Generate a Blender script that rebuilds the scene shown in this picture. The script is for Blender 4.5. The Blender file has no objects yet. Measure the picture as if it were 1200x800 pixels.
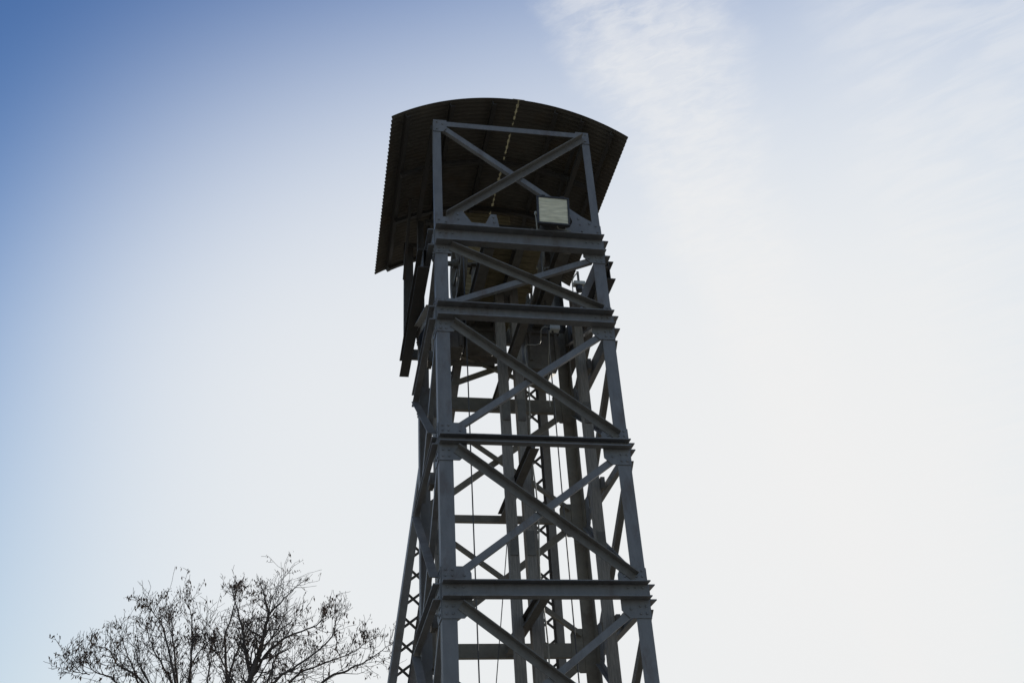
import bpy, bmesh, math, random
from mathutils import Vector, Matrix

S = bpy.context.scene
COL = S.collection
R_ = math.radians
random.seed(7)

# ------------------------------------------------------------------ camera
cam_d = bpy.data.cameras.new('camera')
cam_d.sensor_width = 36.0
cam_d.lens = 35.0
cam_d.clip_start = 0.1
cam_d.clip_end = 5000
cam = bpy.data.objects.new('camera', cam_d)
COL.objects.link(cam)
rt = Vector((0.98219569, -0.17934411, -0.05592233))
up = Vector((-0.04927533, -0.53320515, 0.84454971))
fw = Vector((0.18128309, 0.8267575, 0.53254904))
m = Matrix.Identity(4)
for i in range(3):
    m[i][0], m[i][1], m[i][2] = rt[i], up[i], -fw[i]
m.translation = Vector((-1.4926, -11.6911, 1.6))
cam.matrix_world = m
S.camera = cam

# ------------------------------------------------------------------ sky, sun, exposure
SUN_AZ, SUN_EL = R_(31), R_(20.5)
S.view_settings.view_transform = 'Standard'
S.view_settings.look = 'None'
S.view_settings.exposure = 0.0
S.view_settings.gamma = 1.0
W = bpy.data.worlds.new('World')
S.world = W
W.use_nodes = True
nt = W.node_tree
nt.nodes.clear()
def N(t, tree=None, **kw):
    n = (tree or nt).nodes.new(t)
    for k, v in kw.items():
        setattr(n, k, v)
    return n
def math_(op, a, b=None, tree=None, clamp=False):
    tr = tree or nt
    n = tr.nodes.new('ShaderNodeMath'); n.operation = op; n.use_clamp = clamp
    for i, x in enumerate((a, b)):
        if x is None: continue
        if isinstance(x, (int, float)): n.inputs[i].default_value = x
        else: tr.links.new(x, n.inputs[i])
    return n.outputs[0]
def smooth(x, a, b):
    n = nt.nodes.new('ShaderNodeMapRange'); n.interpolation_type = 'SMOOTHSTEP'
    nt.links.new(x, n.inputs[0]); n.inputs[1].default_value = a; n.inputs[2].default_value = b
    return n.outputs[0]
sky = N('ShaderNodeTexSky', sky_type='NISHITA', sun_disc=False, sun_elevation=SUN_EL, sun_rotation=SUN_AZ,
        altitude=100, air_density=1.0, dust_density=0.0, ozone_density=1.5)
tc = N('ShaderNodeTexCoord')
sx = N('ShaderNodeSeparateXYZ'); nt.links.new(tc.outputs['Generated'], sx.inputs[0])
dz = math_('MAXIMUM', sx.outputs[2], 0.06)
px, py = math_('DIVIDE', sx.outputs[0], dz), math_('DIVIDE', sx.outputs[1], dz)   # point on the cloud layer, one unit up
acr = math_('ADD', math_('MULTIPLY', px, 0.832), math_('MULTIPLY', py, -0.555))   # across the band of cirrus
alo = math_('ADD', math_('MULTIPLY', px, 0.555), math_('MULTIPLY', py, 0.832))    # along it
def noise(x, y, scale, detail, rough, dist=0.0, off=0.0):
    c = N('ShaderNodeCombineXYZ'); nt.links.new(x, c.inputs[0]); nt.links.new(y, c.inputs[1]); c.inputs[2].default_value = off
    n = N('ShaderNodeTexNoise'); nt.links.new(c.outputs[0], n.inputs['Vector'])
    n.inputs['Scale'].default_value = scale; n.inputs['Detail'].default_value = detail
    n.inputs['Roughness'].default_value = rough; n.inputs['Distortion'].default_value = dist
    return n.outputs['Fac']
big = noise(acr, alo, 3.0, 4, 0.55)
rag = noise(acr, math_('MULTIPLY', alo, 1.3), 14.0, 6, 0.65, 0.5, 11.0)
wob = math_('ADD', math_('ADD', acr, math_('MULTIPLY', math_('SUBTRACT', big, 0.5), 0.12)), math_('MULTIPLY', math_('SUBTRACT', rag, 0.5), 0.07))
band = math_('MULTIPLY', smooth(wob, -0.262, -0.165), math_('SUBTRACT', 1.0, smooth(wob, -0.125, 0.01)))
fine = noise(math_('MULTIPLY', acr, 0.8), math_('MULTIPLY', alo, 1.7), 34.0, 6, 0.62, 0.6)
mid = noise(acr, alo, 9.0, 5, 0.6, 0.4, 3.0)
tex = math_('ADD', math_('MULTIPLY', smooth(fine, 0.34, 0.70), 0.45), math_('MULTIPLY', smooth(mid, 0.25, 0.72), 0.55))
c1 = math_('MULTIPLY', band, math_('ADD', math_('MULTIPLY', tex, 1.0), 0.24))
s1 = math_('ADD', math_('MULTIPLY', px, 0.75), math_('MULTIPLY', py, -0.66))
s2 = math_('ADD', math_('MULTIPLY', px, 0.66), math_('MULTIPLY', py, 0.75))
streak = noise(math_('MULTIPLY', s1, 0.35), s2, 16.0, 5, 0.6, 0.5, 7.0)
m2 = math_('MULTIPLY', smooth(wob, 0.03, 0.16), math_('SUBTRACT', 1.0, smooth(wob, 0.65, 1.1)))
c2 = math_('MULTIPLY', m2, math_('ADD', math_('MULTIPLY', smooth(streak, 0.36, 0.70), 0.42), 0.06))
cov = math_('MAXIMUM', c1, c2)
# thin veil of high haze: brightest round the sun and towards the horizon
dp = N('ShaderNodeVectorMath', operation='DOT_PRODUCT'); nt.links.new(tc.outputs['Generated'], dp.inputs[0])
dp.inputs[1].default_value = (math.sin(SUN_AZ) * math.cos(SUN_EL), math.cos(SUN_AZ) * math.cos(SUN_EL), math.sin(SUN_EL))
ang = math_('ARCCOSINE', math_('MINIMUM', math_('MAXIMUM', dp.outputs['Value'], -1.0), 1.0))
A_ = math_('POWER', smooth(ang, R_(53.5), R_(27)), 1.15)
B_ = math_('SUBTRACT', 1.0, smooth(sx.outputs[2], 0.47, 0.90))
near = math_('MULTIPLY', math_('POWER', 2.718281828, math_('MULTIPLY', math_('POWER', math_('DIVIDE', ang, R_(11)), 1.6), -1.0)), 2.2)
low = math_('MULTIPLY', math_('POWER', 2.718281828, math_('MULTIPLY', math_('MAXIMUM', sx.outputs[2], 0.0), -5.0)), 1.5)
veil_s = math_('ADD', math_('ADD', math_('MULTIPLY', math_('MULTIPLY', math_('MULTIPLY', A_, B_), 2.2), math_('SUBTRACT', 1.0, math_('MULTIPLY', smooth(acr, 0.0, 0.45), 0.40))), near), low)
deep = math_('ADD', math_('MULTIPLY', smooth(sx.outputs[2], 0.1, 0.6), 0.55), 0.45)
# photographic shoulder on the sky so that the glow round the veiled sun rolls off below pure white
sp = N('ShaderNodeSeparateColor'); nt.links.new(sky.outputs[0], sp.inputs[0])
cb = N('ShaderNodeCombineColor')
TOP = (0.872, 0.87, 0.868)
for i in range(3):
    x = math_('MULTIPLY', math_('MULTIPLY', math_('POWER', sp.outputs[i], 2.0), (0.060, 0.072, 0.075)[i]), deep)
    x = math_('ADD', x, math_('MULTIPLY', veil_s, (1.0, 1.055, 1.17)[i]))
    x = math_('ADD', x, math_('MULTIPLY', cov, (0.95, 0.97, 1.02)[i]))
    e = math_('POWER', 2.718281828, math_('MULTIPLY', x, -1.0))
    v = math_('MULTIPLY', math_('SUBTRACT', 1.0, e), TOP[i] * 10.0)
    nt.links.new(v, cb.inputs[i])
bg = N('ShaderNodeBackground'); bg.inputs[1].default_value = 0.1
nt.links.new(cb.outputs[0], bg.inputs[0])
wo = N('ShaderNodeOutputWorld'); nt.links.new(bg.outputs[0], wo.inputs[0])

sun_d = bpy.data.lights.new('sun', 'SUN')
sun_d.energy = 4.2
sun_d.angle = R_(0.6)
sun_d.color = (1.0, 0.93, 0.83)
sun = bpy.data.objects.new('sun', sun_d)
COL.objects.link(sun)
sun.location = (40, 60, 60)
sv = Vector((math.sin(SUN_AZ) * math.cos(SUN_EL), math.cos(SUN_AZ) * math.cos(SUN_EL), math.sin(SUN_EL)))
sun.rotation_euler = sv.to_track_quat('Z', 'Y').to_euler()

# ------------------------------------------------------------------ materials
def mat(name, base, rough=0.6, metal=0.0, var=0.25, scale=6.0, tint=None, tint_amt=0.0, bump=0.0, stretch=None, spec=0.5):
    mt = bpy.data.materials.new(name); mt.use_nodes = True
    t = mt.node_tree; b = t.nodes['Principled BSDF']
    b.inputs['Roughness'].default_value = rough; b.inputs['Metallic'].default_value = metal
    b.inputs['Specular IOR Level'].default_value = spec
    co = t.nodes.new('ShaderNodeTexCoord'); mp = t.nodes.new('ShaderNodeMapping')
    t.links.new(co.outputs['Object'], mp.inputs[0])
    if stretch: mp.inputs['Scale'].default_value = stretch
    n = t.nodes.new('ShaderNodeTexNoise'); n.inputs['Scale'].default_value = scale; n.inputs['Detail'].default_value = 8
    n.inputs['Roughness'].default_value = 0.65
    t.links.new(mp.outputs[0], n.inputs['Vector'])
    r = t.nodes.new('ShaderNodeValToRGB')
    lo = [c * (1 - var) for c in base]; hi = [c * (1 + var) for c in base]
    r.color_ramp.elements[0].position = 0.3; r.color_ramp.elements[0].color = (*lo, 1)
    r.color_ramp.elements[1].position = 0.7; r.color_ramp.elements[1].color = (*hi, 1)
    t.links.new(n.outputs['Fac'], r.inputs[0])
    out = r.outputs[0]
    if tint:
        n2 = t.nodes.new('ShaderNodeTexNoise'); n2.inputs['Scale'].default_value = scale * 0.45; n2.inputs['Detail'].default_value = 10
        n2.inputs['Roughness'].default_value = 0.7
        t.links.new(mp.outputs[0], n2.inputs['Vector'])
        r2 = t.nodes.new('ShaderNodeValToRGB')
        r2.color_ramp.elements[0].position = 0.52; r2.color_ramp.elements[0].color = (0, 0, 0, 1)
        r2.color_ramp.elements[1].position = 0.68; r2.color_ramp.elements[1].color = (tint_amt,) * 3 + (1,)
        t.links.new(n2.outputs['Fac'], r2.inputs[0])
        mx = t.nodes.new('ShaderNodeMix'); mx.data_type = 'RGBA'
        t.links.new(r2.outputs[0], mx.inputs[0]); t.links.new(out, mx.inputs[6]); mx.inputs[7].default_value = (*tint, 1)
        out = mx.outputs[2]
    t.links.new(out, b.inputs['Base Color'])
    rr = t.nodes.new('ShaderNodeMapRange'); rr.inputs[3].default_value = max(0.05, rough - 0.12); rr.inputs[4].default_value = min(1, rough + 0.15)
    t.links.new(n.outputs['Fac'], rr.inputs[0]); t.links.new(rr.outputs[0], b.inputs['Roughness'])
    if bump:
        bp = t.nodes.new('ShaderNodeBump'); bp.inputs['Strength'].default_value = bump; bp.inputs['Distance'].default_value = 0.01
        t.links.new(n.outputs['Fac'], bp.inputs['Height']); t.links.new(bp.outputs[0], b.inputs['Normal'])
    return mt

PAINT = mat('grey_blue_paint', (0.150, 0.153, 0.156), 0.5, var=0.2, scale=5, tint=(0.085, 0.058, 0.042), tint_amt=0.65, bump=0.12, stretch=(1.5, 1.5, 0.6))
BRACE = mat('dusty_grey_paint', (0.145, 0.138, 0.124), 0.58, var=0.2, scale=6, tint=(0.08, 0.06, 0.045), tint_amt=0.6, bump=0.15)
DARK = mat('dark_steel', (0.040, 0.038, 0.035), 0.7, var=0.25, scale=7, tint=(0.07, 0.045, 0.03), tint_amt=0.5, bump=0.15)  # one dark tone for rear posts, rails, outriggers and roof framing
REAR = mat('ground_lit_paint', (0.165, 0.152, 0.122), 0.58, var=0.22, scale=6, tint=(0.09, 0.06, 0.04), tint_amt=0.6, bump=0.15)  # the tower's grey paint with warm ground bounce put into its colour
OLD = mat('weathered_steel', (0.12, 0.113, 0.098), 0.6, var=0.25, scale=7, tint=(0.07, 0.045, 0.03), tint_amt=0.6, bump=0.15)
TIMBER = mat('grey_timber', (0.21, 0.195, 0.17), 0.8, var=0.35, scale=9, stretch=(6, 6, 0.5), bump=0.35)
PLANK = mat('brown_planks', (0.24, 0.20, 0.115), 0.8, var=0.35, scale=8, stretch=(1, 5, 5), bump=0.3)
SHEET = mat('rusty_sheet', (0.088, 0.080, 0.066), 0.75, var=0.3, scale=3, tint=(0.09, 0.06, 0.03), tint_amt=0.6, bump=0.1)
ROPE = mat('steel_rope', (0.06, 0.06, 0.06), 0.5, var=0.3, scale=60)
CABLE = mat('pale_cable', (0.27, 0.255, 0.21), 0.5, var=0.15, scale=20)
BOXM = mat('grey_plastic', (0.46, 0.47, 0.43), 0.5, var=0.08, scale=10)
BLACK = mat('black_housing', (0.025, 0.025, 0.027), 0.45, var=0.2, scale=12)
ALU = mat('lamp_reflector', (0.86, 0.83, 0.66), 0.25, metal=0.0, var=0.04, scale=30)
LAMP = mat('lamp_tube', (0.85, 0.83, 0.72), 0.15, var=0.03, scale=10)
BARK = mat('bark', (0.075, 0.062, 0.052), 0.85, var=0.3, scale=14, bump=0.3)
POD = mat('dry_pods', (0.085, 0.048, 0.026), 0.7, var=0.5, scale=3.0, tint=(0.17, 0.075, 0.025), tint_amt=0.7)
CONC = mat('concrete', (0.32, 0.31, 0.29), 0.85, var=0.2, scale=5, bump=0.3)
GROUND = mat('pale_gravel_and_dry_grass', (0.165, 0.15, 0.12), 0.95, var=0.3, scale=0.8, tint=(0.10, 0.105, 0.05), tint_amt=0.6, bump=0.3)
# front glass of the flood light, highlights painted in as pale streaks
GLASS = bpy.data.materials.new('highlight_streak_glass'); GLASS.use_nodes = True
_t = GLASS.node_tree; _t.nodes.clear()
_o = _t.nodes.new('ShaderNodeOutputMaterial'); _mx = _t.nodes.new('ShaderNodeMixShader')
_a = _t.nodes.new('ShaderNodeBsdfTransparent'); _a.inputs[0].default_value = (0.93, 0.93, 0.90, 1)
_g = _t.nodes.new('ShaderNodeBsdfPrincipled'); _g.inputs['Base Color'].default_value = (0.93, 0.88, 0.66, 1); _g.inputs['Roughness'].default_value = 0.12
_n = _t.nodes.new('ShaderNodeTexNoise'); _n.inputs['Scale'].default_value = 4; _n.inputs['Detail'].default_value = 3
_c = _t.nodes.new('ShaderNodeTexCoord'); _m = _t.nodes.new('ShaderNodeMapping'); _m.inputs['Scale'].default_value = (1, 1, 5); _t.links.new(_c.outputs['Object'], _m.inputs[0]); _t.links.new(_m.outputs[0], _n.inputs['Vector'])
_r = _t.nodes.new('ShaderNodeMapRange'); _r.inputs[1].default_value = 0.35; _r.inputs[2].default_value = 0.75; _r.inputs[3].default_value = 0.35; _r.inputs[4].default_value = 0.80
_t.links.new(_n.outputs['Fac'], _r.inputs[0]); _t.links.new(_r.outputs[0], _mx.inputs[0])
_t.links.new(_a.outputs[0], _mx.inputs[1]); _t.links.new(_g.outputs[0], _mx.inputs[2]); _t.links.new(_mx.outputs[0], _o.inputs[0])
# yellowed translucent cover strip on the roof seam
FIBRE = bpy.data.materials.new('yellowed_fibreglass'); FIBRE.use_nodes = True
_t = FIBRE.node_tree; _t.nodes.clear()
_o = _t.nodes.new('ShaderNodeOutputMaterial'); _mx = _t.nodes.new('ShaderNodeMixShader'); _mx.inputs[0].default_value = 0.5
_a = _t.nodes.new('ShaderNodeBsdfTranslucent'); _g = _t.nodes.new('ShaderNodeBsdfDiffuse'); _g.inputs[0].default_value = (0.3, 0.28, 0.18, 1)
_n = _t.nodes.new('ShaderNodeTexNoise'); _n.inputs['Scale'].default_value = 7; _n.inputs['Detail'].default_value = 4
_r = _t.nodes.new('ShaderNodeValToRGB'); _r.color_ramp.elements[0].position = 0.35; _r.color_ramp.elements[0].color = (0.06, 0.052, 0.03, 1)
_r.color_ramp.elements[1].position = 0.65; _r.color_ramp.elements[1].color = (0.21, 0.185, 0.105, 1)
_t.links.new(_n.outputs['Fac'], _r.inputs[0]); _t.links.new(_r.outputs[0], _a.inputs[0])
_t.links.new(_a.outputs[0], _mx.inputs[1]); _t.links.new(_g.outputs[0], _mx.inputs[2]); _t.links.new(_mx.outputs[0], _o.inputs[0])

# ------------------------------------------------------------------ helpers
def V(*a): return Vector(a)
def obj(name, bm, material, parent=None, smooth=False):
    me = bpy.data.meshes.new(name)
    bmesh.ops.recalc_face_normals(bm, faces=bm.faces[:])
    if smooth:
        for f in bm.faces: f.smooth = True
    bm.to_mesh(me); bm.free()
    me.materials.append(material)
    o = bpy.data.objects.new(name, me); COL.objects.link(o)
    if parent: o.parent = parent
    return o
def thing(name, label, cat, loc, group=None):
    o = bpy.data.objects.new(name, None); COL.objects.link(o)
    o.location = loc; o.empty_display_size = 0.2
    tag(o, label, cat, group)
    return o
def tag(o, label, cat, group=None):
    o['label'] = label; o['category'] = cat
    if group: o['group'] = group
    return o
def bar(bm, P, Q, prof, U):
    """extrude a 2-D profile (u, v) from P to Q; U fixes the u direction, v = axis x u"""
    P, Q = Vector(P), Vector(Q)
    a = (Q - P).normalized(); U = Vector(U); U = (U - a * U.dot(a)).normalized(); Vv = a.cross(U)
    A = [bm.verts.new(P + U * u + Vv * v) for u, v in prof]
    B = [bm.verts.new(Q + U * u + Vv * v) for u, v in prof]
    n = len(prof)
    for i in range(n):
        bm.faces.new((A[i], A[(i + 1) % n], B[(i + 1) % n], B[i]))
    bm.faces.new(A[::-1]); bm.faces.new(B)
def rect(w, h, du=0, dv=0): return [(du - w / 2, dv - h / 2), (du + w / 2, dv - h / 2), (du + w / 2, dv + h / 2), (du - w / 2, dv + h / 2)]
def box(bm, x0, x1, y0, y1, z0, z1):
    bar(bm, (x0, (y0 + y1) / 2, (z0 + z1) / 2), (x1, (y0 + y1) / 2, (z0 + z1) / 2), rect(y1 - y0, z1 - z0), (0, 1, 0))
def poly_plate(bm, pts, y0, y1):
    """plate in the xz plane between y0 and y1"""
    A = [bm.verts.new((x, y0, z)) for x, z in pts]; B = [bm.verts.new((x, y1, z)) for x, z in pts]
    n = len(pts)
    for i in range(n): bm.faces.new((A[i], A[(i + 1) % n], B[(i + 1) % n], B[i]))
    bm.faces.new(A[::-1]); bm.faces.new(B)
def tube(bm, pts, radii, sides=6, cap=True):
    pts = [Vector(p) for p in pts]
    if isinstance(radii, (int, float)): radii = [radii] * len(pts)
    rings = []; ref = None
    for i, p in enumerate(pts):
        d = (pts[min(i + 1, len(pts) - 1)] - pts[max(i - 1, 0)]).normalized()
        if ref is None or abs(ref.dot(d)) > 0.97:
            ref = Vector((1, 0, 0)) if abs(d.x) < 0.8 else Vector((0, 1, 0))
        u = (ref - d * ref.dot(d)).normalized(); v = d.cross(u); ref = u
        rings.append([bm.verts.new(p + (u * math.cos(2 * math.pi * k / sides) + v * math.sin(2 * math.pi * k / sides)) * radii[i]) for k in range(sides)])
    for a, b in zip(rings, rings[1:]):
        for k in range(sides): bm.faces.new((a[k], a[(k + 1) % sides], b[(k + 1) % sides], b[k]))
    if cap: bm.faces.new(rings[0][::-1]); bm.faces.new(rings[-1])
def bolt(bm, P, n, r=0.017, h=0.014):
    P = Vector(P); n = Vector(n)
    tube(bm, [P, P + n * h * 0.6, P + n * h], [r, r, r * 0.65], 6)
def L_prof(a, b, t): return [(0, 0), (a, 0), (a, t), (t, t), (t, b), (0, b)]

# ------------------------------------------------------------------ ground
bm = bmesh.new()
nx = 60
def gz(x, y):
    r = math.hypot(x, y)
    return 0.0 if r < 14 else 0.12 * math.sin(x * 0.05) * math.cos(y * 0.043) * min(1, (r - 14) / 30) * min(4, r / 60)
cs = [(-1 if k < 0 else 1) * (abs(k) / 30) ** 2.6 * 2500 for k in range(-30, 31)]
gv = [[bm.verts.new((x, y, gz(x, y))) for x in cs] for y in cs]
for j in range(60):
    for i in range(60): bm.faces.new((gv[j][i], gv[j][i + 1], gv[j + 1][i + 1], gv[j + 1][i]))
o = obj('ground', bm, GROUND, smooth=True); o['kind'] = 'structure'

# ------------------------------------------------------------------ winding tower (local frame: centre of the square plan)
H = 1.3
T = thing('winding_tower', 'tall grey steel lattice winding tower with curved corrugated roof', 'mine headframe', (H, H, 0))
def turn(o, k):
    """a copy of a part turned k quarter turns about the tower's axis"""
    if k == 0: return o
    c = o.copy(); COL.objects.link(c); c.parent = T; c.rotation_euler = (0, 0, k * math.pi / 2)
    if k == 2 and o.data.materials[0] in (PAINT, BRACE):      # rear copies: warm light off the ground painted into the coat
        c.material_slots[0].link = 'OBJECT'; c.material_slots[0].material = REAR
    for ch in o.children:
        d = ch.copy(); COL.objects.link(d); d.parent = c
    return c
def turns(o, ks=(1, 2, 3)): return [turn(o, k) for k in ks]

def F(s, o_, z): return (s, -H - o_, z)
# --- legs: riveted angles with a base shoe
bm = bmesh.new()
w, t = 0.185, 0.016
bar(bm, (-H, -H, 0.30), (-H, -H, 11.02), L_prof(w, w, t), (1, 0, 0))
leg = obj('leg', bm, PAINT, T)
bm = bmesh.new(); box(bm, -H - 0.13, -H + 0.33, -H - 0.13, -H + 0.33, 0.26, 0.297)
for sx in (-0.09, 0.29):
    for sy in (-0.09, 0.29): bolt(bm, (-H + sx, -H + sy, 0.297), (0, 0, 1), 0.02, 0.03)
obj('base_plate', bm, PAINT, leg)
bm = bmesh.new(); box(bm, -H - 0.3, -H + 0.5, -H - 0.3, -H + 0.5, -0.3, 0.26)
obj('footing', bm, CONC, leg)
turns(leg)
bm = bmesh.new()
bar(bm, (-H, -H, 11.035), (-H, -H, 13.33), L_prof(0.125, 0.125, 0.014), (1, 0, 0))
_rp = obj('roof_post', bm, PAINT, T); turn(_rp, 1)
bm = bmesh.new()
bar(bm, (H, H, 11.035), (H, H, 13.33), L_prof(0.125, 0.125, 0.014), (-1, 0, 0))
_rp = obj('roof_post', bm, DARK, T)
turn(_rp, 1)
# --- horizontal channels
def channel(zb, zt, fl=0.09, t=0.014, o0=0.014):
    bm = bmesh.new(); h = (zt - zb) / 2; zc = (zb + zt) / 2
    prof = [(o0, -h), (o0 + fl, -h), (o0 + fl, -h + t), (o0 + 0.012, -h + t), (o0 + 0.012, h - t), (o0 + fl, h - t), (o0 + fl, h), (o0, h)]
    bar(bm, (-H, -H, zc), (H, -H, zc), prof, (0, -1, 0))
    n = 2 if zt - zb > 0.15 else 1
    for sg in (-1, 1):
        for q in (0.07, 0.16, 0.26):
            for k in range(n):
                bolt(bm, F(sg * (H - q), o0 + 0.012, zc + ((k - 0.5) * h * 0.9 if n == 2 else 0)), (0, -1, 0))
    return obj('horizontal_beam', bm, PAINT, T)
LV = [(1.40, 1.61), (3.43, 3.54), (5.40, 5.605), (7.475, 7.585), (9.44, 9.67), (10.77, 11.07)]
for zb, zt in LV:
    big_ = zt - zb > 0.15
    channel(zb, zt, 0.145 if big_ else 0.115)
    side = channel(zb, zt, 0.09 if big_ else 0.075)
    turns(side, (2, 3)); side.rotation_euler = (0, 0, math.pi / 2)
# top frame angles under the roof
bm = bmesh.new()
bar(bm, F(-H + 0.13, 0.002, 13.30), F(H - 0.13, 0.002, 13.30), [(-0.08, 0), (0.012, 0), (0.012, 0.1), (0, 0.1), (0, 0.012), (-0.08, 0.012)], (0, -1, 0))
_tr = obj('top_rail', bm, PAINT, T)
bm = bmesh.new()
bar(bm, (-H + 0.02, -H + 0.14, 13.30), (-H + 0.02, H - 0.14, 13.30), rect(0.08, 0.08), (1, 0, 0))
turns(obj('top_rail', bm, DARK, T), (2,))
bm = bmesh.new(); bar(bm, (-H + 0.14, H - 0.02, 13.30), (H - 0.14, H - 0.02, 13.30), rect(0.08, 0.08), (0, 1, 0)); obj('top_rail', bm, DARK, T)
# --- gusset plates (on the outside of the legs, behind the channels)
def gusset(pts, bolts):
    bm = bmesh.new()
    poly_plate(bm, [(x, z) for x, z in pts], -H - 0.013, -H - 0.0015)
    for x, z in bolts: bolt(bm, (x, -H - 0.013, z), (0, -1, 0))
    return obj('gusset_plate', bm, PAINT, T)
for i, (zb, zt) in enumerate(LV):
    up_, dn = (0.21, 0.23) if i < 4 else ((0.14, 0.20) if i == 4 else (0.0, 0.15))
    wd = 0.37 if i < 4 else 0.33
    for sg in (-1, 1):
        e = sg * (H - 0.001)
        p = [(e, zb - dn), (e - sg * (wd - 0.10), zb - dn), (e - sg * wd, zb - dn + 0.10), (e - sg * wd, zt + up_ - 0.09), (e - sg * (wd - 0.04), zt + up_), (e, zt + up_)]
        bl = [(e - sg * x, z) for x in (0.05, 0.13) for z in (zb - dn * 0.75, zb - dn * 0.35)] + [(e - sg * 0.25, zb - dn * 0.5)]
        if up_: bl += [(e - sg * x, z) for x in (0.05, 0.13) for z in (zt + up_ * 0.45, zt + up_ * 0.8)] + [(e - sg * 0.28, zt + up_ * 0.45)]
        turns(gusset(p, bl))
for sg in (-1, 1):       # small corner plates under the roof
    e = sg * (H - 0.001)
    (gusset([(e, 13.08), (e - sg * 0.16, 13.08), (e - sg * 0.22, 13.16), (e - sg * 0.22, 13.33), (e, 13.33)], [(e - sg * 0.06, 13.13), (e - sg * 0.06, 13.28), (e - sg * 0.15, 13.24)]))
# --- diagonal braces: one angle outside the gussets, one behind them
def brace_out(s0, z0, s1, z1):
    bm = bmesh.new()
    P, Q = Vector(F(s0, 0, z0)), Vector(F(s1, 0, z1))
    if P.x > Q.x: P, Q = Q, P
    # u outward, v = axis x u points down; vertical flange below, outstanding flange on the upper edge
    bar(bm, P, Q, [(0.0145, -0.052), (0.130, -0.052), (0.130, -0.040), (0.0265, -0.040), (0.0265, 0.052), (0.0145, 0.052)], (0, -1, 0))
    return obj('diagonal_brace', bm, BRACE, T)
def brace_in(s0, z0, s1, z1):
    bm = bmesh.new()
    P, Q = Vector(F(s0, 0, z0)), Vector(F(s1, 0, z1))
    if P.x > Q.x: P, Q = Q, P
    bar(bm, P, Q, [(-0.003, -0.044), (-0.003, 0.044), (-0.08, 0.044), (-0.08, 0.033), (-0.014, 0.033), (-0.014, -0.044)], (0, -1, 0))
    return obj('diagonal_brace', bm, PAINT, T)
i0 = H - 0.20
for (a, b) in zip(LV, LV[1:]):
    zt, zb = a[1], b[0]
    g = 1.0 if b is not LV[5] else 0.7
    turns(brace_in(-i0, zt + 0.11 * g, i0, zb - 0.12 * g))
    turns(brace_out(-i0 + 0.02, zb - 0.08 * g, i0 + 0.05, zt + 0.075 * g))
turns(brace_in(-i0, 1.29, i0, 0.45)); turns(brace_out(-i0, 0.45, i0, 1.29))
brace_in(-H + 0.16, 13.19, H - 0.22, 11.42); brace_out(-H + 0.2, 11.30, H - 0.10, 13.17)

# --- front bearing plates with their notches, above the top channel
def P2(pts): return [(x - H, z) for x, z in pts]
bm = bmesh.new()
poly_plate(bm, P2([(0.001, 11.085), (1.0, 11.085), (0.95, 11.41), (0.86, 11.41), (0.775, 11.22), (0.56, 11.225), (0.43, 11.43), (0.31, 11.405), (0.26, 11.30), (0.001, 11.30)]), -H - 0.03, -H - 0.0165)
for x, z in [(0.35, 11.36), (0.36, 11.27), (0.37, 11.17), (0.90, 11.35), (0.905, 11.25), (0.91, 11.15), (0.06, 11.15), (0.06, 11.24), (0.17, 11.2)]: bolt(bm, (x - H, -H - 0.03, z), (0, -1, 0), 0.018)
obj('bearing_plate', bm, PAINT, T)
bm = bmesh.new()
poly_plate(bm, P2([(1.60, 11.085), (2.599, 11.085), (2.599, 11.33), (2.50, 11.38), (2.17, 11.58), (2.125, 11.50), (2.15, 11.38), (2.10, 11.27), (2.0, 11.215), (1.83, 11.22), (1.75, 11.40), (1.65, 11.41)]), -H - 0.03, -H - 0.0165)
for x, z in [(2.25, 11.44), (2.27, 11.33), (2.29, 11.2), (2.42, 11.36), (2.52, 11.32), (2.54, 11.2), (1.7, 11.3), (1.69, 11.17)]: bolt(bm, (x - H, -H - 0.03, z), (0, -1, 0), 0.018)
obj('bearing_plate', bm, PAINT, T)

# --- beams across the middle of the tower, guides and their brackets
I_ = [(-0.06, -0.075), (0.06, -0.075), (0.06, -0.063), (0.005, -0.063), (0.005, 0.063), (0.06, 0.063), (0.06, 0.075), (-0.06, 0.075), (-0.06, 0.063), (-0.005, 0.063), (-0.005, -0.063), (-0.06, -0.063)]
for zb, zt in LV[:5]:
    bm = bmesh.new(); zc = (zb + zt) / 2
    bar(bm, (-0.01, -H + 0.02, zc), (-0.01, H - 0.02, zc), I_, (1, 0, 0)); obj('cross_beam', bm, OLD, T)
guide0 = None
for gx in (1.18, 1.42, 2.445, 0.155):
    if guide0 is None:
        bm = bmesh.new(); bar(bm, (0, 0, 0.2), (0, 0, 10.95), rect(0.135, 0.15), (1, 0, 0)); guide0 = g = obj('guide_rail', bm, TIMBER, T)
        for z in (2.6, 6.6, 8.7):
            for q in (-0.083, 0.083):
                bm = bmesh.new(); box(bm, -0.055, 0.055, q - 0.006, q + 0.006, z - 0.18, z + 0.18)
                obj('splice_plate', bm, OLD, g)
    else:
        g = guide0.copy(); COL.objects.link(g); g.parent = T
        for ch in guide0.children: d = ch.copy(); COL.objects.link(d); d.parent = g
    g.location = (gx - H, 0, 0)
br0 = None
for gx, d in ((2.445, 1), (0.155, -1)):
    for zb, zt in LV[:5]:
        if br0 is None:
            bm = bmesh.new(); box(bm, 0.075, 0.135, -0.12, 0.12, -0.09, 0.09); box(bm, -0.06, 0.135, 0.082, 0.10, -0.085, 0.085)
            br0 = b = obj('guide_bracket', bm, OLD, T)
        else:
            b = br0.copy(); COL.objects.link(b); b.parent = T
        b.location = (gx - H, 0, (zb + zt) / 2); b.rotation_euler = (0, 0, 0 if d > 0 else math.pi)

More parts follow.
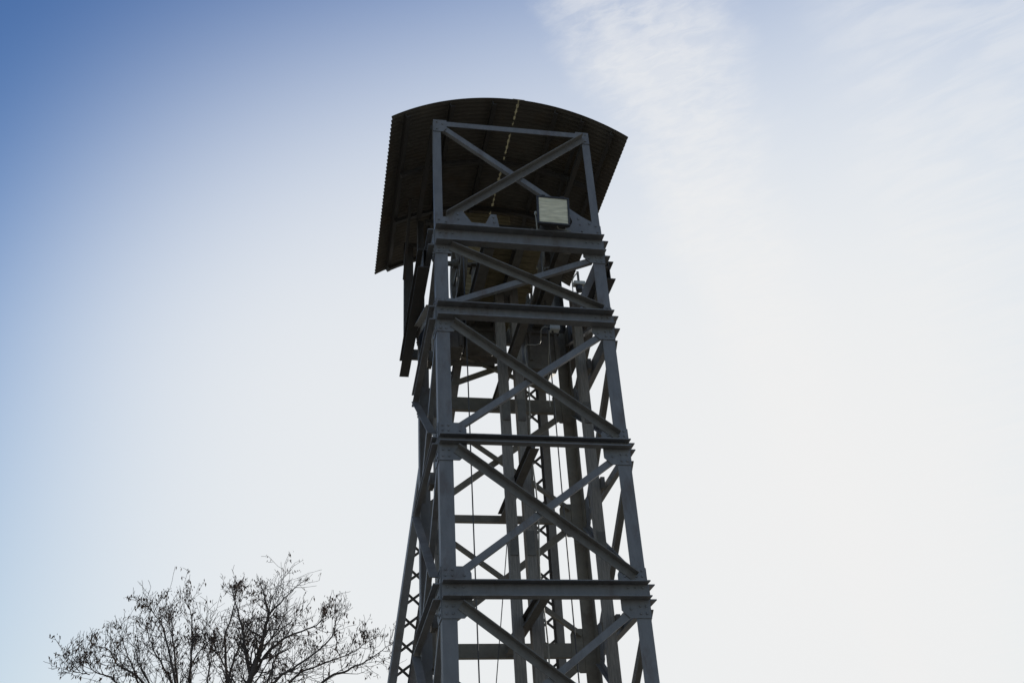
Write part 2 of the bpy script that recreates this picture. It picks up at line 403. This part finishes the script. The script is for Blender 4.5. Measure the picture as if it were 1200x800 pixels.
# --- platform: joists, boards, boxes hanging below
def joist(x0, x1, y0, y1, zb, zt):
    bm = bmesh.new(); h = (zt - zb) / 2; wv = (x1 - x0) / 2; tt = 0.014
    pr = [(-wv, -h), (wv, -h), (wv, -h + tt), (0.007, -h + tt), (0.007, h - tt), (wv, h - tt), (wv, h), (-wv, h), (-wv, h - tt), (-0.007, h - tt), (-0.007, -h + tt), (-wv, -h + tt)]
    bar(bm, ((x0 + x1) / 2 - H, y0 - H, (zb + zt) / 2), ((x0 + x1) / 2 - H, y1 - H, (zb + zt) / 2), pr, (1, 0, 0))
    return obj('joist', bm, OLD, T)
joist(0.74, 0.90, 0.02, 2.58, 10.78, 11.0)
joist(1.90, 2.08, 0.02, 2.58, 10.78, 11.0)
joist(1.24, 1.36, 0.02, 2.58, 10.80, 11.0)
bm = bmesh.new()
y = 0.12
while y < 1.62:
    wd = 0.155 + random.uniform(-0.01, 0.01)
    box(bm, 0.78 - H + random.uniform(-0.04, 0.02), 1.72 - H + random.uniform(-0.03, 0.06), y - H, y + wd - H, 11.004 + random.uniform(0, 0.006), 11.05)
    y += wd + 0.012
obj('floor_boards', bm, PLANK, T)
bm = bmesh.new()
y = 1.15
while y < 2.5:
    box(bm, 0.92 - H, 1.56 - H, y - H, y + 0.15 - H, 11.004 + random.uniform(0, 0.006), 11.05); y += 0.165
obj('floor_boards', bm, PLANK, T)
def hung_box(x0, x1, y0, y1, zb, zt, cut):
    bm = bmesh.new()
    poly_plate(bm, [(x0 - H, zt), (x0 - H, zb), (x1 - H - cut, zb), (x1 - H, zb + cut), (x1 - H, zt)], y0 - H, y1 - H)
    for x in (x0 + 0.06, x1 - 0.06): bar(bm, (x - H, y0 - H - 0.02, zb + max(cut, 0.02)), (x - H, y0 - H - 0.02, zt - 0.02), rect(0.05, 0.036), (1, 0, 0))
    bar(bm, (x0 - H - 0.01, y0 - H - 0.024, zt - 0.3), (x1 - H + 0.01, y0 - H - 0.024, zt - 0.3), rect(0.06, 0.04), (0, 0, 1))
    return obj('rope_catch_box', bm, OLD, T)
hung_box(1.78, 2.34, 2.10, 2.50, 9.98, 10.98, 0.14)
hung_box(0.10, 0.72, 2.10, 2.50, 10.32, 10.98, 0.02)
hung_box(0.76, 1.30, 2.10, 2.50, 10.42, 10.98, 0.05)
bm = bmesh.new(); bar(bm, (0.2 - H, 2.55 - H, 10.27), (1.3 - H, 2.55 - H, 10.27), rect(0.05, 0.05), (0, 0, 1)); obj('tie_rod', bm, OLD, T)

# --- outriggers, rear posts and the boarding at the back of the winding room
for sx in (-1, 1):
    bm = bmesh.new(); x = sx * (H + 0.15)
    h, wv, tt = 0.17, 0.082, 0.014
    pr = [(-wv, -h), (wv, -h), (wv, -h + tt), (0.007, -h + tt), (0.007, h - tt), (wv, h - tt), (wv, h), (-wv, h), (-wv, h - tt), (-0.007, h - tt), (-0.007, -h + tt), (-wv, -h + tt)]
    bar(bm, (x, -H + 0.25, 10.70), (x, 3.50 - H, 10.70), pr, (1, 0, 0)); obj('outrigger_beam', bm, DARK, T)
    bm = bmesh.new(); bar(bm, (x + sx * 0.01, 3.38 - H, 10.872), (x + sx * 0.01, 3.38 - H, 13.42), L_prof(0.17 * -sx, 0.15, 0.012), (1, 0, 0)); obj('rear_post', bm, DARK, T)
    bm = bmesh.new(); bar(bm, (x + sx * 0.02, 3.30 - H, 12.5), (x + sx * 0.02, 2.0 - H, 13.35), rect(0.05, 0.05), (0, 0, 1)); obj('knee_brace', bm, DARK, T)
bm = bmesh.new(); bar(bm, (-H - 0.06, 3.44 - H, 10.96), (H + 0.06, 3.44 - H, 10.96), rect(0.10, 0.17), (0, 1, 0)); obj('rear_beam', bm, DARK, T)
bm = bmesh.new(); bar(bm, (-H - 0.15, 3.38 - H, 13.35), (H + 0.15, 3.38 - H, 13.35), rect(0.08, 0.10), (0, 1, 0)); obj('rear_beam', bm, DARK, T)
def corrugated(fn, na, nb, th, nrm):
    """sheet through fn(i/na, j/nb); nrm gives the thickness direction"""
    bm = bmesh.new()
    A = [[bm.verts.new(fn(i / na, j / nb)) for j in range(nb + 1)] for i in range(na + 1)]
    B = [[bm.verts.new(fn(i / na, j / nb) + nrm(i / na, j / nb) * th) for j in range(nb + 1)] for i in range(na + 1)]
    for i in range(na):
        for j in range(nb):
            bm.faces.new((A[i][j], A[i + 1][j], A[i + 1][j + 1], A[i][j + 1]))
            bm.faces.new((B[i][j], B[i][j + 1], B[i + 1][j + 1], B[i + 1][j]))
    for i in range(na):
        bm.faces.new((A[i][0], B[i][0], B[i + 1][0], A[i + 1][0])); bm.faces.new((A[i][nb], A[i + 1][nb], B[i + 1][nb], B[i][nb]))
    for j in range(nb):
        bm.faces.new((A[0][j], A[0][j + 1], B[0][j + 1], B[0][j])); bm.faces.new((A[na][j], B[na][j], B[na][j + 1], A[na][j + 1]))
    return bm
PITCH = 0.092
def wall_sheet(x0, x1, y, z0, z1):
    nb = int((z1 - z0) / PITCH * 6)
    f = lambda a, b: V(x0 - H + a * (x1 - x0), y - H + 0.011 * math.sin(2 * math.pi * (z0 + b * (z1 - z0)) / PITCH), z0 + b * (z1 - z0))
    return obj('rear_cladding', corrugated(f, 2, nb, 0.004, lambda a, b: V(0, 1, 0)), PLANK, T)
wall_sheet(0.80, 1.78, 2.70, 11.08, 13.70)

# --- rope sheaves
for sx in (0.65, 1.95):
    cx, cy, cz, r = sx - H, 1.3 + 0.66 - H, 11.92, 0.66
    bm = bmesh.new(); n = 40
    pr = [(r, -0.06), (r + 0.05, -0.06), (r + 0.01, 0.0), (r + 0.05, 0.06), (r, 0.06), (r - 0.05, 0.05), (r - 0.05, -0.05)]
    rings = [[bm.verts.new((cx + q, cy + rad * math.cos(2 * math.pi * k / n), cz + rad * math.sin(2 * math.pi * k / n))) for rad, q in pr] for k in range(n)]
    for k in range(n):
        a, b = rings[k], rings[(k + 1) % n]
        for i in range(len(pr)): bm.faces.new((a[i], a[(i + 1) % len(pr)], b[(i + 1) % len(pr)], b[i]))
    wheel = obj('rope_sheave', bm, OLD, T)
    bm = bmesh.new()
    for k in range(6):
        a = k * math.pi / 3
        bar(bm, (cx, cy + 0.08 * math.cos(a), cz + 0.08 * math.sin(a)), (cx, cy + (r - 0.045) * math.cos(a), cz + (r - 0.045) * math.sin(a)), rect(0.03, 0.06), (1, 0, 0))
    obj('spokes', bm, OLD, wheel)
    bm = bmesh.new(); tube(bm, [(cx - 0.34, cy, cz), (cx - 0.1, cy, cz), (cx - 0.1, cy, cz), (cx + 0.1, cy, cz), (cx + 0.1, cy, cz), (cx + 0.34, cy, cz)], [0.045, 0.045, 0.085, 0.085, 0.045, 0.045], 12)
    obj('axle', bm, OLD, wheel)
    for q in (-0.27, 0.27):
        bm = bmesh.new(); poly_plate(bm, [(cx + q - 0.07, cz - 0.085), (cx + q + 0.07, cz - 0.085), (cx + q + 0.05, cz - 0.05), (cx + q - 0.05, cz - 0.05)], cy - 0.16, cy + 0.16)
        bar(bm, (cx + q, cy, 11.055), (cx + q, cy, cz - 0.088), rect(0.09, 0.16), (1, 0, 0))
        obj('bearing_stand', bm, OLD, T)

# --- roof: barrel vault of corrugated sheets in two halves with a seam
RX, RZ, RR, Y0, Y1 = 1.965, 13.87, 3.37, -0.11, 4.20
a_end = math.asin(RX / RR)
def roof_pt(a, y, off=0.0):
    rad = RR + off
    return V(rad * math.sin(a), y - H, RZ - RR + rad * math.cos(a))
def half(a0, a1, wavy):
    na = 26; nb = int((Y1 - Y0) / PITCH * 6)
    def f(i, j):
        y = Y0 + (Y1 - Y0) * j
        e = a0 + (a1 - a0) * i
        if wavy is not None:                       # ragged sheet edge along the seam
            k = (1 - i) if wavy == 0 else i
            e += (0.0026 * math.sin(y * 44.0) + 0.0018 * math.sin(y * 7.3 + 1.0)) * max(0, 1 - (1 - k) * 30) * (1 if wavy == 0 else -1)
        return roof_pt(e, y, 0.013 * math.sin(2 * math.pi * y / PITCH))
    return corrugated(f, na, nb, 0.004, lambda i, j: V(math.sin(a0 + (a1 - a0) * i), 0, math.cos(a0 + (a1 - a0) * i)))
seam = 0.14 / RR
bm = half(-a_end, seam - 0.0032, 1); roof = obj('roof', bm, SHEET, T)
bm = half(seam + 0.0032, a_end, 0); obj('roof_sheet', bm, SHEET, roof)
bm = bmesh.new()
n = 60
for k in range(n):
    ya, yb = Y0 + 0.02 + (Y1 - Y0 - 0.04) * k / n, Y0 + 0.02 + (Y1 - Y0 - 0.04) * (k + 1) / n
    q = [roof_pt(seam - 0.03, ya, 0.024), roof_pt(seam + 0.03, ya, 0.024), roof_pt(seam + 0.03, yb, 0.024), roof_pt(seam - 0.03, yb, 0.024)]
    bm.faces.new([bm.verts.new(p) for p in q])
obj('seam_strip', bm, FIBRE, roof)
for a in (-0.545, -0.30, -0.08, 0.24, 0.38, 0.545):
    bm = bmesh.new()
    c = roof_pt(a, 0, -0.016); d = V(math.sin(a), 0, math.cos(a))
    p0 = V(c.x, Y0 + 0.05 - H, c.z); p1 = V(c.x, Y1 - 0.05 - H, c.z)
    bar(bm, p0, p1, [(0, -0.035), (-0.09, -0.035), (-0.09, 0.035), (-0.08, 0.035), (-0.08, -0.025), (0, -0.025)], d)
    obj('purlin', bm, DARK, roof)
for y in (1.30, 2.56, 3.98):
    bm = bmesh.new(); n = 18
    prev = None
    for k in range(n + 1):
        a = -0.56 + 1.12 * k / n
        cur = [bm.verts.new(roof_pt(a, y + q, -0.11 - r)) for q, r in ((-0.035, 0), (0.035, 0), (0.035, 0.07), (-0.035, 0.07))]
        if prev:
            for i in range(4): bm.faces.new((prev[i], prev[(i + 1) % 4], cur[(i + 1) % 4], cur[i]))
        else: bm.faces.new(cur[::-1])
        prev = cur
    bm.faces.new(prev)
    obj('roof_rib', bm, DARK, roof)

# --- back struts: two raking lattice legs splaying outwards
def strut(sx):
    def pt(z, inn, dep=0.0):        # centre line of the outer chord's outer edge, then inwards / along the depth
        x = 0.2726 - 0.1178 * (10 - z) + inn; y = 3.36 + 0.4965 * (10 - z) + dep
        x = x - H
        return V(x if sx < 0 else -x, y - H, z)
    zt, zb = 11.55, 0.25
    bm = bmesh.new()
    root = None
    for inn, nm in ((0.06, 'outer'), (0.40, 'inner')):
        bm = bmesh.new()
        d = -1 if (inn > 0.2) == (sx < 0) else 1
        u = V(1, 0, 0)
        w_, dep, tt = 0.065, 0.13, 0.014
        s = 1 if (nm == 'outer') == (sx < 0) else -1        # flanges of each channel point inwards
        pr = [(-w_ * s, -dep), (w_ * s, -dep), (w_ * s, -dep + tt), ((-w_ + tt) * s, -dep + tt), ((-w_ + tt) * s, dep - tt), (w_ * s, dep - tt), (w_ * s, dep), (-w_ * s, dep)]
        bar(bm, pt(zb, inn), pt(zt, inn), pr, u)
        if root is None: root = obj('back_strut', bm, PAINT, T)
        else: obj('chord', bm, PAINT, root)
    axis = (pt(zb, 0.2) - pt(zt, 0.2)).normalized()
    nrm = V(1, 0, 0).cross(axis).normalized()
    for side in (1,):
        bm = bmesh.new(); z = zt - 0.22; k = 0
        off = nrm * side * 0.133
        while z > 0.7:
            dz_ = 0.20
            bar(bm, pt(z, 0.09) + off, pt(z - dz_, 0.37) + off, rect(0.008, 0.045), nrm)
            bar(bm, pt(z, 0.37) + off + nrm * side * 0.010, pt(z - dz_, 0.09) + off + nrm * side * 0.010, rect(0.008, 0.045), nrm)
            z -= dz_ + 0.155
        obj('lacing', bm, PAINT, root)
    bm = bmesh.new(); c = pt(0.2, 0.23); box(bm, c.x - 0.5, c.x + 0.5, c.y - 0.45, c.y + 0.6, -0.3, 0.3); obj('footing', bm, CONC, root)
    # head plate that ties the strut to the platform
    bm = bmesh.new(); c = pt(11.1, 0.23)
    box(bm, c.x - 0.26, c.x + 0.26, 2.62 - H, 2.66 - H, 10.80, 11.30); obj('head_plate', bm, OLD, root)
strut(-1); strut(1)

# ------------------------------------------------------------------ ropes and cables
def wire(name, pts, r, material, label, cat, group=None, sides=6):
    bm = bmesh.new(); tube(bm, pts, r, sides)
    return tag(obj(name, bm, material), label, cat, group)
wire('hoist_rope', [(0.63, 1.295, 0.6), (0.63, 1.295, 11.9)], 0.010, ROPE, 'thin dark hoist rope hanging beside the left front leg', 'rope', 'hoist ropes hanging in the tower')
wire('hoist_rope', [(1.95, 1.295, 0.6), (1.95, 1.295, 11.9)], 0.010, ROPE, 'thin dark hoist rope hanging to the right of the timber guides', 'rope', 'hoist ropes hanging in the tower')
wire('signal_wire', [(1.29, 1.9, 7.9), (1.265, 1.9, 7.25), (0.96, 1.9, 4.88), (0.45, 1.9, 1.0)], 0.007, ROPE, 'thin slanting wire running down left of the middle guides', 'wire')
pts = []
for k in range(40):
    z = 9.6 - k * 0.22
    pts.append((1.535 + 0.02 * math.sin(k * 0.7), 1.22, z))
wire('power_cable', pts, 0.011, CABLE, 'pale power cable running down the middle timber guide', 'cable')
loop = [(1.70, 0.30, 9.60), (1.64, 0.30, 9.61), (1.60, 0.34, 9.58), (1.61, 0.44, 9.53), (1.635, 0.60, 9.53), (1.635, 0.85, 9.64), (1.60, 1.10, 9.80), (1.55, 1.20, 9.84), (1.535, 1.22, 9.74), (1.535, 1.22, 9.60)]
def smooth_pts(P, n=6):
    P = [Vector(p) for p in P]; out = []
    for i in range(len(P) - 1):
        a, b, c, d = P[max(i - 1, 0)], P[i], P[i + 1], P[min(i + 2, len(P) - 1)]
        for k in range(n):
            t_ = k / n
            out.append(0.5 * ((2 * b) + (c - a) * t_ + (2 * a - 5 * b + 4 * c - d) * t_ ** 2 + (3 * b - a - 3 * c + d) * t_ ** 3))
    out.append(P[-1]); return out
wire('lead', smooth_pts(loop), 0.0085, CABLE, 'pale cable looping from the grey junction box to the guides', 'cable')
wire('lead', smooth_pts([(1.72, 0.34, 9.57), (1.73, 0.5, 9.3), (1.76, 0.8, 9.0), (1.78, 0.9, 8.6)]), 0.007, CABLE, 'thin pale lead hanging straight down from the grey junction box', 'cable')
wire('lead', smooth_pts([(2.60, 1.4, 11.5), (2.50, 1.45, 11.35), (2.47, 1.4, 11.0), (2.40, 1.3, 10.6)]), 0.010, CABLE, 'pale lead hanging below the top beam near the right leg', 'cable')

def rbox(bm, x0, x1, y0, y1, z0, z1, bev=0.012):
    b2 = bmesh.new(); box(b2, x0, x1, y0, y1, z0, z1)
    bmesh.ops.recalc_face_normals(b2, faces=b2.faces[:])
    bmesh.ops.bevel(b2, geom=b2.edges[:], offset=bev, segments=2, profile=0.5, affect='EDGES')
    me = bpy.data.meshes.new('tmp'); b2.to_mesh(me); b2.free(); bm.from_mesh(me); bpy.data.meshes.remove(me)
jb = thing('junction_box', 'small pale grey junction box below the second beam, beside the cable loop', 'junction box', (1.79, 0.30, 9.58))
bm = bmesh.new(); rbox(bm, -0.07, 0.07, -0.05, 0.05, -0.04, 0.04); obj('enclosure', bm, BOXM, jb)
bm = bmesh.new(); rbox(bm, -0.073, 0.073, -0.064, -0.051, -0.043, 0.043, 0.005)
for sx in (-0.058, 0.058):
    for sz in (-0.03, 0.03): bolt(bm, (sx, -0.064, sz), (0, -1, 0), 0.007, 0.004)
obj('cover', bm, BOXM, jb)
bm = bmesh.new()
tube(bm, [(-0.07, 0, 0), (-0.10, 0, 0)], 0.018, 8); obj('cable_gland', bm, BLACK, jb)
bm = bmesh.new(); tube(bm, [(-0.03, 0, -0.04), (-0.03, 0, -0.07)], 0.016, 8); obj('cable_gland', bm, BLACK, jb)
bm = bmesh.new(); box(bm, -0.02, 0.02, 0.052, 0.06, -0.04, 0.20); obj('bracket', bm, OLD, jb)

wl = thing('work_light', 'small grey work light with black lens by the right leg', 'lamp', (2.62, 1.5, 11.28))
bm = bmesh.new(); rbox(bm, -0.10, 0.10, -0.06, 0.06, 0.0, 0.07); obj('housing', bm, BOXM, wl)
bm = bmesh.new(); tube(bm, [(0, 0, -0.002), (0, 0, -0.03), (0, 0, -0.10), (0, 0, -0.13)], [0.055, 0.065, 0.06, 0.03], 12); obj('lens', bm, BLACK, wl)
bm = bmesh.new(); box(bm, -0.02, 0.02, -0.005, 0.005, 0.072, 0.3); obj('bracket', bm, OLD, wl)

# ------------------------------------------------------------------ flood light
FL = thing('flood_light', 'square flood light with pale glass and black frame on the top beam', 'flood light', (1.785, -0.06, 11.09))
tilt = Matrix.Translation(V(0, -0.22, 0.26)) @ Matrix.Rotation(R_(8), 4, 'Y') .to_4x4() @ Matrix.Rotation(R_(-14), 4, 'X')
tilt = Matrix.Translation(V(0, -0.22, 0.26)) @ Matrix.Rotation(R_(5), 4, 'X') @ Matrix.Rotation(R_(1), 4, 'Y')
def fin(name, bm, material, smooth=False):
    bmesh.ops.transform(bm, matrix=tilt, verts=bm.verts[:])
    return obj(name, bm, material, FL, smooth)
hw, hh = 0.235, 0.235
bm = bmesh.new()          # housing: tapering back pan with cooling ribs
rings = []
for y, k in ((0.0, 1.0), (0.08, 0.98), (0.15, 0.72), (0.19, 0.62)):
    rings.append([bm.verts.new((sx * hw * k, y, sz * hh * k)) for sx, sz in ((-1, -1), (1, -1), (1, 1), (-1, 1))])
for a, b in zip(rings, rings[1:]):
    for i in range(4): bm.faces.new((a[i], a[(i + 1) % 4], b[(i + 1) % 4], b[i]))
bm.faces.new(rings[-1])
for k in range(-4, 5): bar(bm, (k * 0.035, 0.20, -0.13), (k * 0.035, 0.20, 0.13), rect(0.006, 0.05), (1, 0, 0))
fin('housing', bm, BLACK)
bm = bmesh.new()          # frame
for (x0, x1, z0, z1) in ((-hw - 0.02, hw + 0.02, hh - 0.012, hh + 0.02), (-hw - 0.02, hw + 0.02, -hh - 0.02, -hh + 0.012), (-hw - 0.02, -hw + 0.012, -hh + 0.0125, hh - 0.0125), (hw - 0.012, hw + 0.02, -hh + 0.0125, hh - 0.0125)):
    rbox(bm, x0, x1, -0.03, 0.012, z0, z1, 0.006)
for sx in (-0.15, 0.15): rbox(bm, sx - 0.03, sx + 0.03, -0.038, 0.02, hh + 0.018, hh + 0.034, 0.005)
rbox(bm, -0.05, 0.05, -0.042, -0.031, -hh - 0.028, -hh - 0.004, 0.005)
fin('frame', bm, BLACK)
bm = bmesh.new()          # reflector trough
n = 14; pr = [(0.10 * (1 - ((2 * k / n - 1) ** 2)) , (2 * k / n - 1) * (hh - 0.015)) for k in range(n + 1)]
A = [bm.verts.new((-hw + 0.03, y, z)) for y, z in pr]; B = [bm.verts.new((hw - 0.03, y, z)) for y, z in pr]
for k in range(n): bm.faces.new((A[k], A[k + 1], B[k + 1], B[k]))
for X, Q in ((-hw + 0.013, A), (hw - 0.013, B)):
    fr = [bm.verts.new((X, 0.0, z)) for y, z in pr]
    for k in range(n): bm.faces.new((Q[k], Q[k + 1], fr[k + 1], fr[k]))
fin('reflector', bm, ALU, True)
bm = bmesh.new(); tube(bm, [(-0.13, 0.045, 0), (-0.11, 0.045, 0), (0.11, 0.045, 0), (0.13, 0.045, 0)], [0.010, 0.026, 0.026, 0.010], 14); fin('bulb', bm, LAMP, True)
bm = bmesh.new(); box(bm, -hw + 0.0125, hw - 0.0125, -0.020, -0.015, -hh + 0.0125, hh - 0.0125); fin('lens', bm, GLASS)
bm = bmesh.new()          # yoke down to the beam
for sx in (-1, 1):
    P = tilt @ V(sx * (hw + 0.028), 0.06, -0.02); Q = V(sx * (hw - 0.02), 0.0, 0.03)
    bar(bm, P, Q, rect(0.008, 0.04), (1, 0, 0))
    tube(bm, [P + V(-0.012, 0, 0), P + V(0.012 , 0, 0)], 0.03, 10)
bar(bm, V(-hw - 0.03, 0.0, 0.018), V(hw + 0.03, 0.0, 0.018), rect(0.05, 0.02), (0, 1, 0))
obj('yoke', bm, BOXM, FL)
bm = bmesh.new(); tube(bm, smooth_pts([tilt @ V(0.06, 0.02, -hh - 0.02), V(0.10, -0.08, -0.02 + 0.06), V(0.18, -0.06, 0.04), V(0.27, -0.03, 0.05), V(0.32, 0.02, 0.10)]), 0.010, 6); obj('supply_cable', bm, CABLE, FL)

# ------------------------------------------------------------------ bare tree
TR = thing('bare_tree', 'bare branching tree with clusters of dry brown pods, left of the tower', 'tree', (-3.6, 15.0, 0))
off = -Vector((-3.6, 15.0, 0))
LIMBS = [
    (0.16, [(-2.95, 14.31, 8.17), (-2.81, 14.19, 8.72), (-2.73, 14.28, 9.4), (-2.66, 14.21, 9.93), (-2.77, 14.18, 10.46), (-2.84, 14.28, 10.79)], False),
    (0.07, [(-2.67, 14.31, 9.96), (-2.33, 14.22, 10.43), (-2.0, 14.59, 11.05)], True),
    (0.12, [(-2.98, 14.42, 7.97), (-3.16, 14.32, 8.89), (-3.24, 14.3, 9.4), (-3.43, 14.33, 10.1), (-3.6, 14.55, 10.74)], False),
    (0.09, [(-3.65, 15.86, 8.37), (-3.84, 15.95, 9.83), (-3.69, 15.95, 10.65), (-3.64, 15.76, 11.19)], False),
    (0.08, [(-3.53, 14.51, 8.08), (-3.35, 14.54, 9.08), (-3.27, 14.58, 9.62)], False),
    (0.09, [(-2.91, 14.31, 8.17), (-2.57, 14.37, 8.9), (-2.08, 14.01, 9.25), (-1.42, 14.76, 9.85), (-1.27, 14.97, 10.17)], True),
    (0.08, [(-2.3, 13.72, 7.83), (-1.84, 13.66, 8.24), (-1.04, 13.78, 9.13), (-0.96, 13.66, 9.75)], False),
    (0.07, [(-2.04, 15.69, 8.35), (-1.57, 15.6, 8.74), (-0.45, 15.67, 9.25), (-0.11, 15.63, 9.58)], False),
    (0.08, [(-1.18, 14.87, 8.1), (-0.59, 14.79, 8.44), (-0.1, 14.8, 8.72), (0.48, 14.96, 9.25)], False),
    (0.07, [(-4.85, 13.91, 7.91), (-5.16, 13.9, 9.01), (-5.42, 14.06, 9.66), (-5.72, 13.92, 10.02)], False),
    (0.07, [(-4.96, 15.38, 8.27), (-5.21, 15.45, 9.46), (-5.33, 15.28, 10.22)], False),
    (0.085, [(-4.65, 15.45, 8.28), (-4.66, 15.32, 9.03), (-4.78, 15.58, 10.11), (-4.95, 15.49, 10.89)], False),
    (0.05, [(-4.67, 15.45, 8.84), (-4.37, 15.56, 9.49), (-4.16, 15.79, 9.83)], True),
    (0.06, [(-5.12, 15.35, 8.26), (-5.69, 15.26, 9.25), (-6.03, 15.3, 10.02)], False),
    (0.06, [(-6.09, 15.88, 8.41), (-6.5, 15.94, 9.28), (-6.88, 15.82, 10.09)], False),
    (0.06, [(-6.0, 15.21, 8.37), (-6.61, 15.32, 8.82), (-6.91, 15.1, 9.22), (-7.32, 15.34, 9.4)], False),
    (0.05, [(-5.6, 14.46, 8.05), (-5.91, 14.31, 8.59), (-5.99, 14.41, 8.93)], False),
    (0.05, [(-6.34, 13.91, 7.91), (-6.87, 14.05, 8.19), (-7.06, 13.85, 8.4)], False),
    (0.03, [(-7.02, 13.91, 8.11), (-7.33, 13.95, 8.19), (-7.44, 13.5, 8.03)], True),
    (0.04, [(-3.89, 15.72, 9.13), (-4.22, 15.69, 9.44), (-4.57, 15.85, 9.76)], False),
    (0.05, [(-4.15, 15.31, 8.2), (-4.14, 15.41, 8.87), (-4.0, 15.25, 9.22)], False),
    (0.06, [(-2.54, 14.2, 7.95), (-2.42, 14.18, 8.53), (-2.28, 14.09, 8.97), (-2.23, 14.16, 9.56)], False),
]
bt, bb, bp_ = bmesh.new(), bmesh.new(), bmesh.new()
rnd = random.Random(21)
forkA, forkB, forkC = V(-3.95, 15.1, 4.3), V(-3.25, 14.9, 4.0), V(-3.6, 15.0, 2.6)
tube(bt, [off + V(-3.55, 15.0, -0.2), off + V(-3.58, 15.0, 0.25), off + V(-3.62, 15.02, 1.4), off + forkC], [0.40, 0.31, 0.27, 0.26], 12)
tube(bt, [off + forkC - V(0, 0, 0.15), off + V(-3.85, 15.05, 3.5), off + forkA], [0.22, 0.19, 0.17], 10)
tube(bt, [off + forkC - V(0, 0, 0.15), off + V(-3.4, 14.95, 3.3), off + forkB], [0.23, 0.20, 0.18], 10)
def rdir(): 
    v = V(rnd.gauss(0, 1), rnd.gauss(0, 1), rnd.gauss(0, 1)); return v.normalized()
def pods(p, n):
    for _ in range(n):
        c = p + rdir() * rnd.uniform(0.01, 0.11)
        l = rnd.uniform(0.05, 0.13); wd = l * rnd.uniform(0.22, 0.42)
        d = (V(0, 0, -1) + rdir() * 0.55).normalized(); s = d.cross(rdir()).normalized(); q = d.cross(s)
        vs = [c, c + d * l * 0.35 + s * wd * 0.5 + q * 0.008, c + d * l, c + d * l * 0.45 - s * wd * 0.5 + q * 0.006]
        bp_.faces.new([bp_.verts.new(off + v) for v in vs])
from mathutils import noise as mnoise
def dens(q): return max(0.0, 0.85 + 2.2 * mnoise.noise(q * 1.1))     # pods hang in clumps
def twig(p, d, length, r, depth):
    n = max(3, int(length / 0.16)); pts = [p]; rr = [r]; q = p.copy(); dd = d.copy()
    for k in range(n):
        dd = (dd + rdir() * 0.24 + V(0, 0, 0.10)).normalized(); q = q + dd * length / n
        pts.append(q.copy()); rr.append(max(0.0042, r * (1 - 0.7 * (k + 1) / n)))
        if depth < 2 and k >= 0 and rnd.random() < (0.85 if depth == 0 else 0.55):
            nd = (dd * 0.7 + rdir() * 0.85 + V(0, 0, 0.15)).normalized()
            twig(q, nd, length * rnd.uniform(0.35, 0.66), max(0.0048, rr[-1] * 0.7), depth + 1)
        if depth >= 1 and rnd.random() < 0.07 * dens(q): pods(q, rnd.randint(1, 2))
    tube(bb, [off + v for v in pts], rr, 4, False)
    if rnd.random() < 0.34 * dens(q): pods(q, rnd.randint(2, 5) if depth < 2 else rnd.randint(1, 3))
for r0, pts, issub in LIMBS:
    P = [V(p[0] if p[0] > -3.6 else -3.6 + (p[0] + 3.6) * 0.90, p[1], 8 + (p[2] - 8) * 0.82) for p in pts]; r0 *= 0.52
    if not issub:
        fk = forkA if P[0].x < -3.7 else forkB
        d = (P[1] - P[0]).normalized()
        midp = P[0] - d * 1.6 * (0.5 + 0.5 * min(1, abs(d.z)))
        midp = midp * 0.6 + (fk * 0.5 + P[0] * 0.5) * 0.4
        P = [fk, midp] + P
        rad = [r0 * 1.5, r0 * 1.25]
    else: rad = []
    m_ = len(P) - len(rad)
    rad += [r0 * (1 - 0.8 * k / (m_ - 1)) * 0.85 for k in range(m_)]
    SP = smooth_pts(P, 5)
    RD = []
    for k in range(len(SP)):
        f = k / 5; i = min(int(f), len(rad) - 2); RD.append(rad[i] + (rad[i + 1] - rad[i]) * (f - i))
    SP = [p + (rdir() * 0.02 if 0 < i < len(SP) - 1 else V(0, 0, 0)) for i, p in enumerate(SP)]
    tube(bt if not issub else bb, [off + p for p in SP], RD, 7)
    for i in range(1, len(SP)):
        if SP[i].z < 6.6: continue
        d = (SP[i] - SP[i - 1]).normalized()
        frac = i / len(SP)
        for _q in range(2 if rnd.random() < 0.2 else 1):
            nd = (d * 0.75 + rdir() * 0.85 + V(0, 0, 0.12)).normalized()
            twig(SP[i], nd, rnd.uniform(0.4, 1.2) * (1.15 - 0.65 * frac), max(0.008, RD[i] * 0.40), 0)
    twig(SP[-1], (SP[-1] - SP[-2]).normalized(), 0.26, RD[-1], 0)
    twig(SP[-1], ((SP[-1] - SP[-2]).normalized() + rdir() * 0.6).normalized(), 0.28, RD[-1] * 0.8, 0)
obj('trunk', bt, BARK, TR, True)
obj('branches', bb, BARK, TR)
obj('seed_pods', bp_, POD, TR)
